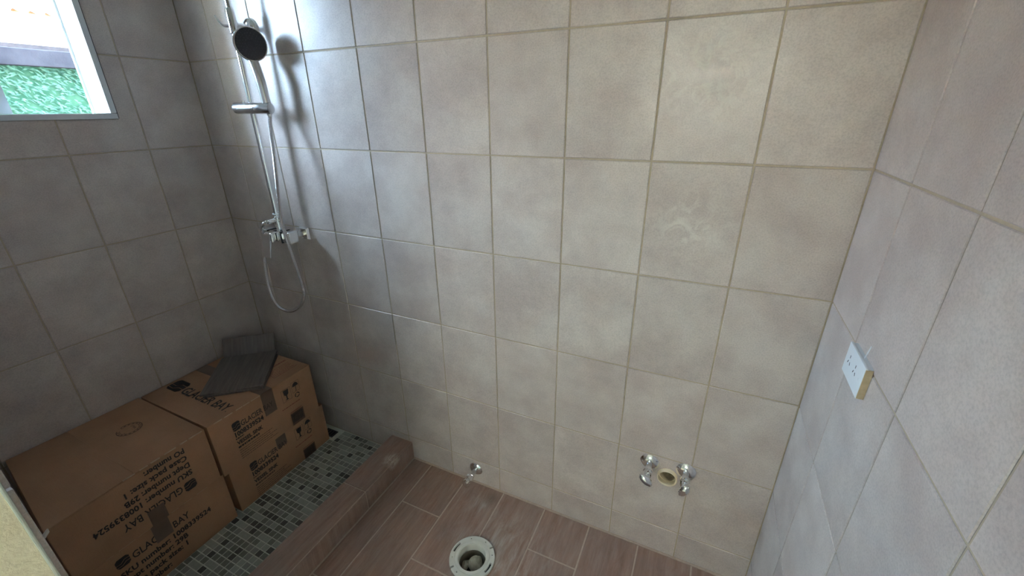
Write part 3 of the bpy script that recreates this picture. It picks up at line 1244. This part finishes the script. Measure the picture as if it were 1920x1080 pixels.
dirA = Vector((0.1825, 0.162, 0.0))
dirB = Vector((0.210, -0.217, 0.0))
# under piece, slightly shifted, then the upper one on it
slab('tile_offcut', 'dark tile offcut lying underneath another on the upper carton', (0.262, -0.296, 0.4866), dirA, -dirB + Vector((0.02, 0.0, 0)), 0.235, 0.285, 0.009)
slab('tile_offcut', 'dark grainy tile offcut lying on top of the upper carton', (0.2505, -0.2940, 0.4985), dirA, -dirB + Vector((0, 0, 0.004)), 0.244, 0.302, 0.0085)
slab('tile_offcut', 'dark tile offcut leaning into the wall corner behind the flat ones', (0.1165, -0.1545, 0.5290), (0.165, 0.150, 0), (-0.032, 0.050, 0.085), 0.226, 0.098, 0.008)

# ------------------------------------------------------------------ shower column with mixer
RX, RY = 0.430, -0.070
col_ = thing('shower_column', 'chrome shower rail and lever mixer fixed to the tiled back wall', 'shower', (RX, 0, 1.11))
L0 = Vector((RX, 0, 1.11))


def cyl(bm, a, b, r, seg=20, r2=None):
    a, b = Vector(a), Vector(b)
    lathe(bm, a, b - a, [(0, r), ((b - a).length, r if r2 is None else r2)], seg)


def part(name, bm, m, smooth=True, parent=None):
    for v in bm.verts:
        v.co -= L0
    return obj(name, bm, m, parent or col_, smooth)


bm = NB()
cyl(bm, (RX, RY, 1.150), (RX, RY, 1.905), 0.0105)
part('lower_rod', bm, M['chrome'])
bm = NB()
cyl(bm, (RX, RY, 1.905), (RX, RY, 2.25), 0.0092)
part('upper_rod', bm, M['chrome'])
bm = NB()
lathe(bm, (RX, RY, 1.865), Z, [(0, 0.0120), (0.004, 0.0152), (0.075, 0.0152), (0.082, 0.0116)], 24)
part('collar', bm, M['chrome'])
bm = NB()
cyl(bm, (RX, RY, 1.895), (RX, -0.008, 1.895), 0.0105)
lathe(bm, (RX, -0.0006, 1.895), -Y, [(0, 0.033), (0.006, 0.0325), (0.014, 0.026), (0.020, 0.013)], 28)
br = part('wall_bracket', bm, M['chrome'])
bm = NB()
tube(bm, catmull([(RX - 0.010, RY - 0.004, 1.893), (RX - 0.026, RY - 0.016, 1.892), (RX - 0.036, RY - 0.026, 1.906), (RX - 0.040, RY - 0.032, 1.924)], 6), lambda i: 0.0060 - 0.00015 * i, 10)
part('locking_lever', bm, M['chrome'])
bm = NB()
lathe(bm, (RX, RY, 1.203), Z, [(0, 0.0106), (0, 0.0150), (0.004, 0.0150), (0.004, 0.0106)], 24, False)
part('washer', bm, M['plastic'])
# slider with handset holder
sa, sb = Vector((0.370, -0.0945, 1.6185)), Vector((0.531, -0.0655, 1.6165))
bm = NB()
d = (sb - sa)
Ls = d.length
lathe(bm, sa, d, [(0, 0.0), (0, 0.0185), (0.003, 0.0205), (Ls * 0.60, 0.0205), (Ls * 0.605, 0.0195), (Ls * 0.615, 0.0195), (Ls * 0.62, 0.0205), (Ls - 0.003, 0.0205), (Ls, 0.0185), (Ls, 0.0)], 28)
sl = part('slider', bm, M['dull_chrome'])
bm = NB()
q = sa.lerp(sb, 0.27)
cyl(bm, q + Vector((0, 0, 0.018)), q + Vector((0, 0, 0.027)), 0.0055, 14)
part('slider_button', bm, M['chrome'], True, sl)
# mixer
bm = NB()
box(bm, (0.352, -0.094, 1.087), (0.508, -0.050, 1.133), 0.010, 4)
part('mixer_body', bm, M['chrome'])
for xx in (0.345, 0.495):
    bm = NB()
    hexa(bm, [(xx - 0.028, -0.0006, 1.082), (xx + 0.028, -0.0006, 1.082), (xx + 0.028, -0.0006, 1.138), (xx - 0.028, -0.0006, 1.138), (xx - 0.023, -0.013, 1.087), (xx + 0.023, -0.013, 1.087), (xx + 0.023, -0.013, 1.133), (xx - 0.023, -0.013, 1.133)], 0.0015)
    part('escutcheon', bm, M['chrome'], False)
    bm = NB()
    cyl(bm, (xx, -0.012, 1.110), (xx, -0.052, 1.110), 0.0125)
    lathe(bm, (xx, -0.034, 1.110), -Y, [(0, 0.019), (0.018, 0.019)], 6)
    part('inlet_nut', bm, M['chrome'], False)
    bm = NB()
    box(bm, (xx - 0.021, -0.098, 1.083), (xx + 0.021, -0.049, 1.137), 0.008, 4)
    part('end_block', bm, M['chrome'], True)
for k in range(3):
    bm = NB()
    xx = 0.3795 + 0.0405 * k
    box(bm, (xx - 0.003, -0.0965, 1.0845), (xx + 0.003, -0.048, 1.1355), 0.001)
    part('dark_gap_ring', bm, M['drain'], False)  # dark colour paints shaded gaps between the chrome segments, for contrast
bm = NB()
box(bm, (0.398, -0.128, 1.090), (0.446, -0.093, 1.136), 0.009, 4)
part('cartridge_cover', bm, M['chrome'])
bm = NB()
hexa(bm, [(0.397, -0.126, 1.128), (0.447, -0.126, 1.128), (0.447, -0.148, 1.034), (0.397, -0.148, 1.034), (0.397, -0.134, 1.131), (0.447, -0.134, 1.131), (0.447, -0.1545, 1.034), (0.397, -0.1545, 1.034)], 0.0012)
part('lever', bm, M['chrome'], False)
bm = NB()
lathe(bm, (RX, RY, 1.131), Z, [(0, 0.017), (0.006, 0.017), (0.008, 0.0135), (0.028, 0.0135), (0.030, 0.016), (0.062, 0.016), (0.066, 0.0118)], 24)
dv = part('diverter', bm, M['chrome'])
bm = NB()
cyl(bm, (RX, RY, 1.180), (RX, -0.104, 1.180), 0.0095)
cyl(bm, (RX, RY, 1.180), (RX + 0.034, RY, 1.180), 0.0105)
part('diverter_knob', bm, M['chrome'])

# hand shower
hb = Vector((0.511, -0.0640, 1.6235))
hc = Vector((0.507, -0.0745, 1.8290))
ax = (hc - hb).normalized()
nf = Vector((0.92, -0.30, -0.25))
nf = (nf - ax * nf.dot(ax) * 0.75).normalized()
hsw = thing('hand_shower', 'chrome hand shower with round dark face, clipped in the rail slider', 'shower head', hb)
L1 = hb


def hpart(name, bm, m, parent=None, smooth=True):
    for v in bm.verts:
        v.co -= L1
    return obj(name, bm, m, parent or hsw, smooth)


bm = NB()
pts = catmull([hb - ax * 0.012, hb + ax * 0.02, hb + ax * 0.09, hc - ax * 0.055 - nf * 0.016, hc - ax * 0.025 - nf * 0.022], 8)
n_ = len(pts)
tube(bm, pts, lambda i: 0.0145 + 0.0050 * (i / n_) ** 1.1, 16)
hpart('handle', bm, M['dull_chrome'])
bm = NB()
lathe(bm, hc - nf * 0.026, nf, [(0, 0.0), (0, 0.020), (0.006, 0.036), (0.014, 0.050), (0.022, 0.0555), (0.028, 0.0560), (0.031, 0.0540), (0.031, 0.0515)], 48)
hpart('shell', bm, M['chrome'])
bm = NB()
lathe(bm, hc + nf * 0.004, nf, [(0, 0.0518), (0.0022, 0.0510), (0.0026, 0.044), (0.0026, 0.014), (0.0018, 0.013), (0.0018, 0.0)], 48)
fc = hpart('spray_face', bm, M['face'])
bm = NB()
u_, v_, _ = frame_of(nf)
for r, k in ((0.019, 10), (0.027, 16), (0.035, 22), (0.043, 28), (0.0475, 30)):
    for i in range(k):
        a = 2 * math.pi * i / k
        p = hc + nf * 0.0064 + (u_ * math.cos(a) + v_ * math.sin(a)) * r
        lathe(bm, p, nf, [(0, 0.0011), (0.0016, 0.0007)], 6)
o = hpart('nozzles', bm, M['nozzle'], fc, False)
o['kind'] = 'stuff'
bm = NB()
lathe(bm, hb - ax * 0.036, ax, [(0, 0.0075), (0.004, 0.0088), (0.022, 0.0088), (0.026, 0.0082)], 20)
hpart('hose_nut', bm, M['chrome'])

# hose
end = hb - ax * 0.034
hp = [(RX, -0.100, 1.180), (0.4285, -0.118, 1.1815), (0.416, -0.128, 1.172), (0.396, -0.126, 1.150), (0.383, -0.121, 1.098), (0.3525, -0.12, 0.996), (0.333, -0.12, 0.878), (0.356, -0.12, 0.790), (0.427, -0.12, 0.7675), (0.505, -0.12, 0.799), (0.5570, -0.12, 0.866), (0.562, -0.12, 0.929), (0.548, -0.121, 1.023), (0.532, -0.123, 1.137), (0.525, -0.120, 1.2255), (0.526, -0.094, 1.432), (0.513, -0.072, 1.55), tuple(end)]
hs_ = thing('shower_hose', 'ribbed chrome shower hose hanging in a loop below the mixer', 'hose', (0.43, -0.12, 0.765))
L2 = Vector((0.43, -0.12, 0.765))
pp = resample(catmull(hp, 24), 0.0024)
bm = NB()
tube(bm, pp, lambda i: 0.0076 if i % 2 else 0.0068, 10)
for v in bm.verts:
    v.co -= L2
obj('hose_tube', bm, M['dull_chrome'], hs_, False)
bm = NB()
lathe(bm, Vector(hp[0]) - Vector((0, 0.002, 0)), -Y, [(0, 0.0105), (0.014, 0.0105), (0.018, 0.0085)], 16)
for v in bm.verts:
    v.co -= L2
obj('end_nut', bm, M['chrome'], hs_, True)

# ------------------------------------------------------------------ stop valves


def valve(name, label, x, z, spin, turn):
    t = thing(name, label, 'valve', (x, 0, z), (0, 0, 0), 'chrome stop valves on the back wall')
    bm = NB()
    lathe(bm, (0, -0.0004, 0), -Y, [(0, 0.0290), (0.002, 0.0290), (0.005, 0.026), (0.010, 0.018), (0.012, 0.0105)], 32)
    obj('escutcheon', bm, M['chrome'], t, True)
    bm = NB()
    lathe(bm, (0, -0.008, 0), -Y, [(0, 0.0092), (0.028, 0.0092)], 20)
    obj('stub_pipe', bm, M['dull_chrome'], t, True)
    bm = NB()
    lathe(bm, (0, -0.034, 0), -Y, [(0, 0.0140), (0.010, 0.0140), (0.0105, 0.0122), (0.030, 0.0122), (0.031, 0.0095), (0.040, 0.0095)], 8)
    b = obj('body', bm, M['chrome'], t, True)
    dv_ = Vector((math.sin(spin), 0, math.cos(spin)))
    bm = NB()
    lathe(bm, Vector((0, -0.053, 0)), dv_, [(0.006, 0.0082), (0.017, 0.0082), (0.017, 0.0056), (0.010, 0.0056)], 16, False)
    obj('outlet', bm, M['chrome'], t, True)
    bm = NB()
    lathe(bm, Vector((0, -0.053, 0)), dv_, [(0.0095, 0.0), (0.0098, 0.0056)], 16)
    obj('outlet_bore', bm, M['dark'], t)
    # oval fluted handle
    bm = NB()
    seg = 28
    lathe(bm, (0, 0, 0), -Y, [(0, 0.006), (0.001, 0.0115), (0.004, 0.0135), (0.010, 0.0130), (0.014, 0.0095), (0.0175, 0.0045), (0.0175, 0.0)], seg)
    for v in bm.verts:
        a = math.atan2(v.co.z, v.co.x)
        r = math.hypot(v.co.x, v.co.z)
        f = 1 + 0.05 * math.cos(a * 14) * (r > 0.009)
        v.co.x *= 1.05 * f
        v.co.z *= 1.75 * f
    o = obj('handle', bm, M['chrome'], t, True, (0, -0.073, 0), (0, turn, 0))
    bm = NB()
    lathe(bm, (0, -0.0152, 0), -Y, [(0, 0.0042), (0.0016, 0.0036), (0.0016, 0)], 12)
    obj('handle_screw', bm, M['dull_chrome'], o, True)
    t.scale = (1.14, 1.14, 1.14)
    return t


valve('stop_valve', 'chrome stop valve to the left of the open waste pipe', 2.0425, 0.4300, 0.5, 2.3)
valve('stop_valve', 'chrome stop valve to the right of the open waste pipe', 2.1640, 0.4380, 0.15, 0.35)
valve('stop_valve', 'lone chrome stop valve low on the back wall behind the floor flange', 1.3090, 0.0800, -0.25, 0.3)

# ------------------------------------------------------------------ open waste pipe in the back wall
WP = Vector((2.1085, 0.0, 0.3890))
hole = NB()
lathe(hole, WP + Vector((0, 0.06, 0)), -Y, [(0, 0.0345), (0.12, 0.0345)], 32)
cut(back_tiles[(8, 1)], hole) if (8, 1) in back_tiles else None
hole = NB()
lathe(hole, WP + Vector((0, 0.10, 0)), -Y, [(0, 0.0345), (0.2, 0.0345)], 32)
cut(wall_back, hole)
t = thing('waste_pipe', 'cream plastic waste pipe opening between the two stop valves', 'pipe', WP)
bm = NB()
ringlathe(bm, (0, 0.08, 0), -Y, [(0, 0.0342), (0.092, 0.0342), (0.0945, 0.0325), (0.0945, 0.0305), (0.092, 0.0285), (0, 0.0285)], 36)
obj('socket', bm, M['cream_pvc'], t, True)
bm = NB()
ringlathe(bm, (0, 0.07, 0), -Y, [(0, 0.0283), (0.066, 0.0283), (0.067, 0.0258), (0, 0.0258)], 36)
obj('inner_pipe', bm, M['cream_pvc'], t, True)
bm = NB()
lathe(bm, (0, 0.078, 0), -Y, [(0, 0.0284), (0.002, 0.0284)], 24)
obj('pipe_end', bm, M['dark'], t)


def wad(name, label, c, r, squash, m, seed, cat='paper'):
    rr = random.Random(seed)
    bm = NB()
    bmesh.ops.create_icosphere(bm, subdivisions=3, radius=1.0)
    pl = [(Vector((rr.uniform(-1, 1), rr.uniform(-1, 1), rr.uniform(-1, 1))).normalized(), rr.uniform(0.55, 0.92)) for _ in range(22)]
    for v in bm.verts:
        p = v.co.copy()
        for nn, dd in pl:
            k = p.dot(nn) - dd
            if k > 0:
                p -= nn * k * rr.uniform(0.85, 1.25)
        v.co = Vector((p.x * r * squash[0], p.y * r * squash[1], p.z * r * squash[2]))
    o = obj(name, bm, m, None, False, c)
    return tag(o, label, cat)


wad('paper_plug', 'crumpled brown paper stuffed inside the cream wall waste pipe', WP + Vector((0, 0.013, 0)), 0.0252, (1, 1, 1), M['brown_paper'], 11)

# ------------------------------------------------------------------ toilet flange
t = thing('toilet_flange', 'white plastic toilet flange ring set in the brown plank floor', 'flange', FL)
bm = NB()
ringlathe(bm, (0, 0, 0.0), Z, [(0.0008, 0.0885), (0.008, 0.0885), (0.0095, 0.0870), (0.0100, 0.0690), (0.0088, 0.0685), (0.0088, 0.0665), (0.0105, 0.0660), (0.0105, 0.0565), (0.0095, 0.0552), (0.0008, 0.0552)], 72)
ring = obj('ring', bm, M['pvc'], t, True)


def arc_slot(bm, a0, a1, r0, r1):
    n = 12
    A = [(math.cos(a0 + (a1 - a0) * k / n), math.sin(a0 + (a1 - a0) * k / n)) for k in range(n + 1)]
    for q in range(n):
        pass
    lo_, hi_ = [], []
    pts_ = [(c * r1, s * r1) for c, s in A] + [(c * r0, s * r0) for c, s in reversed(A)]
    lo_ = [bm.verts.new((x, y, -0.02)) for x, y in pts_]
    hi_ = [bm.verts.new((x, y, 0.03)) for x, y in pts_]
    k = len(pts_)
    bm.faces.new(lo_[::-1])
    bm.faces.new(hi_)
    for i in range(k):
        j = (i + 1) % k
        bm.faces.new((lo_[i], lo_[j], hi_[j], hi_[i]))


D_ = math.radians
cb = NB()
for a in (172, 352):
    arc_slot(cb, D_(a - 15), D_(a + 15), 0.0735, 0.0815)
for a in (52, 232):
    arc_slot(cb, D_(a - 2.2), D_(a + 2.2), 0.0750, 0.0935)
for a in (30, 76, 122, 204, 252, 300):
    p = Vector((math.cos(D_(a)) * 0.0775, math.sin(D_(a)) * 0.0775, -0.02))
    lathe(cb, p, Z, [(0, 0.0026), (0.05, 0.0026)], 10)
cut_loc = NB()
for v in cb.verts:
    v.co += FL
cut(ring, cb)
for f in ring.data.polygons:
    f.use_smooth = False
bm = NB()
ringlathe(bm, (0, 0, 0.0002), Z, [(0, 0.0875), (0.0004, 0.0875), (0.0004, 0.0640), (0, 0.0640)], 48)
obj('slot_dark_ring', bm, M['rubber_slot_dark'], t)  # black sheet added under the ring to paint shade into its slots
bm = NB()
ringlathe(bm, (0, 0, -0.09), Z, [(0, 0.0551), (0.0985, 0.0551), (0.0985, 0.0538), (0.0965, 0.0528), (0, 0.0522)], 48)
obj('throat', bm, M['pvc'], t, True)
bm = NB()
ringlathe(bm, (0, 0, -0.088), Z, [(0, 0.0521), (0.064, 0.0521), (0.065, 0.0508), (0, 0.0508)], 48)
obj('drain_pipe', bm, M['pipe_dirt'], t, True)
bm = NB()
lathe(bm, (0, 0, -0.0895), Z, [(0, 0.0520), (0.002, 0.0520)], 24)
obj('pipe_bottom', bm, M['dark'], t)
for k, a in enumerate((122, 300)):
    bm = NB()
    lathe(bm, (math.cos(D_(a)) * 0.0775, math.sin(D_(a)) * 0.0775, 0.0), Z, [(0.0006, 0.0022), (0.0085, 0.0022), (0.0085, 0.0)], 10)
    obj('screw', bm, M['drain'], t)
wad('paper_plug', 'crumpled grey paper stuffed down the white toilet flange, larger lump', FL + Vector((0.013, 0.005, -0.036)), 0.034, (1.0, 1.02, 0.95), M['paper'], 5)
wad('paper_plug', 'crumpled brownish paper beside the larger lump inside the toilet flange', FL + Vector((-0.026, -0.010, -0.042)), 0.022, (0.85, 1.2, 1.2), M['paper'], 8)

# ------------------------------------------------------------------ power outlet
OY0, OY1, OZ0, OZ1 = -0.3615, -0.2480, 1.0770, 1.1455
oc = Vector((XR, (OY0 + OY1) / 2, (OZ0 + OZ1) / 2))
t = thing('power_outlet', 'white double power outlet plate on the right tiled wall', 'outlet', oc)
hw, hh = (OY1 - OY0) / 2, (OZ1 - OZ0) / 2
bm = NB()
box(bm, (-0.0085, -hw + 0.0015, -hh + 0.0015), (-0.0004, hw - 0.0015, hh - 0.0015))
obj('mounting_block', bm, M['plastic'], t)
bm = NB()
box(bm, (-0.0125, -hw - 0.0004, -hh + 0.001), (-0.0006, -hw + 0.0014, hh - 0.003))
obj('dusty_edge', bm, M['dirty_plastic'], t)
bm = NB()
box(bm, (-0.0135, -hw, -hh), (-0.0083, hw, hh), 0.0014, 2)
obj('plate', bm, M['plastic'], t, True)
for yc in (0.0300, -0.0110):
    for dy, dz, a in ((0.0, 0.0085, 0.0), (0.0062, -0.0050, 0.5), (-0.0062, -0.0050, -0.5)):
        bm = NB()
        box(bm, (-0.0002, -0.0010, -0.0034), (0.0002, 0.0010, 0.0034))
        obj('pin_slot', bm, M['dark'], t, False, (-0.0136, yc + dy, dz + 0.002), (a, 0, 0))
bm = NB()
lathe(bm, (-0.0132, -0.040, 0.0), -X, [(0, 0.0030), (0.0008, 0.0026), (0.0008, 0)], 14)
obj('screw_cap', bm, M['plastic'], t, True)
bm = NB()
box(bm, (-0.0008, -0.0012, 0.0), (0.0008, 0.0012, 0.030), 0.0004)
o = obj('tile_spacer', bm, M['plastic'], None, False, (XR - 0.006, -0.318, 1.1450), (0.12, 0.1, 0))
tag(o, 'thin white plastic tile spacer sticking up behind the outlet plate', 'spacer')
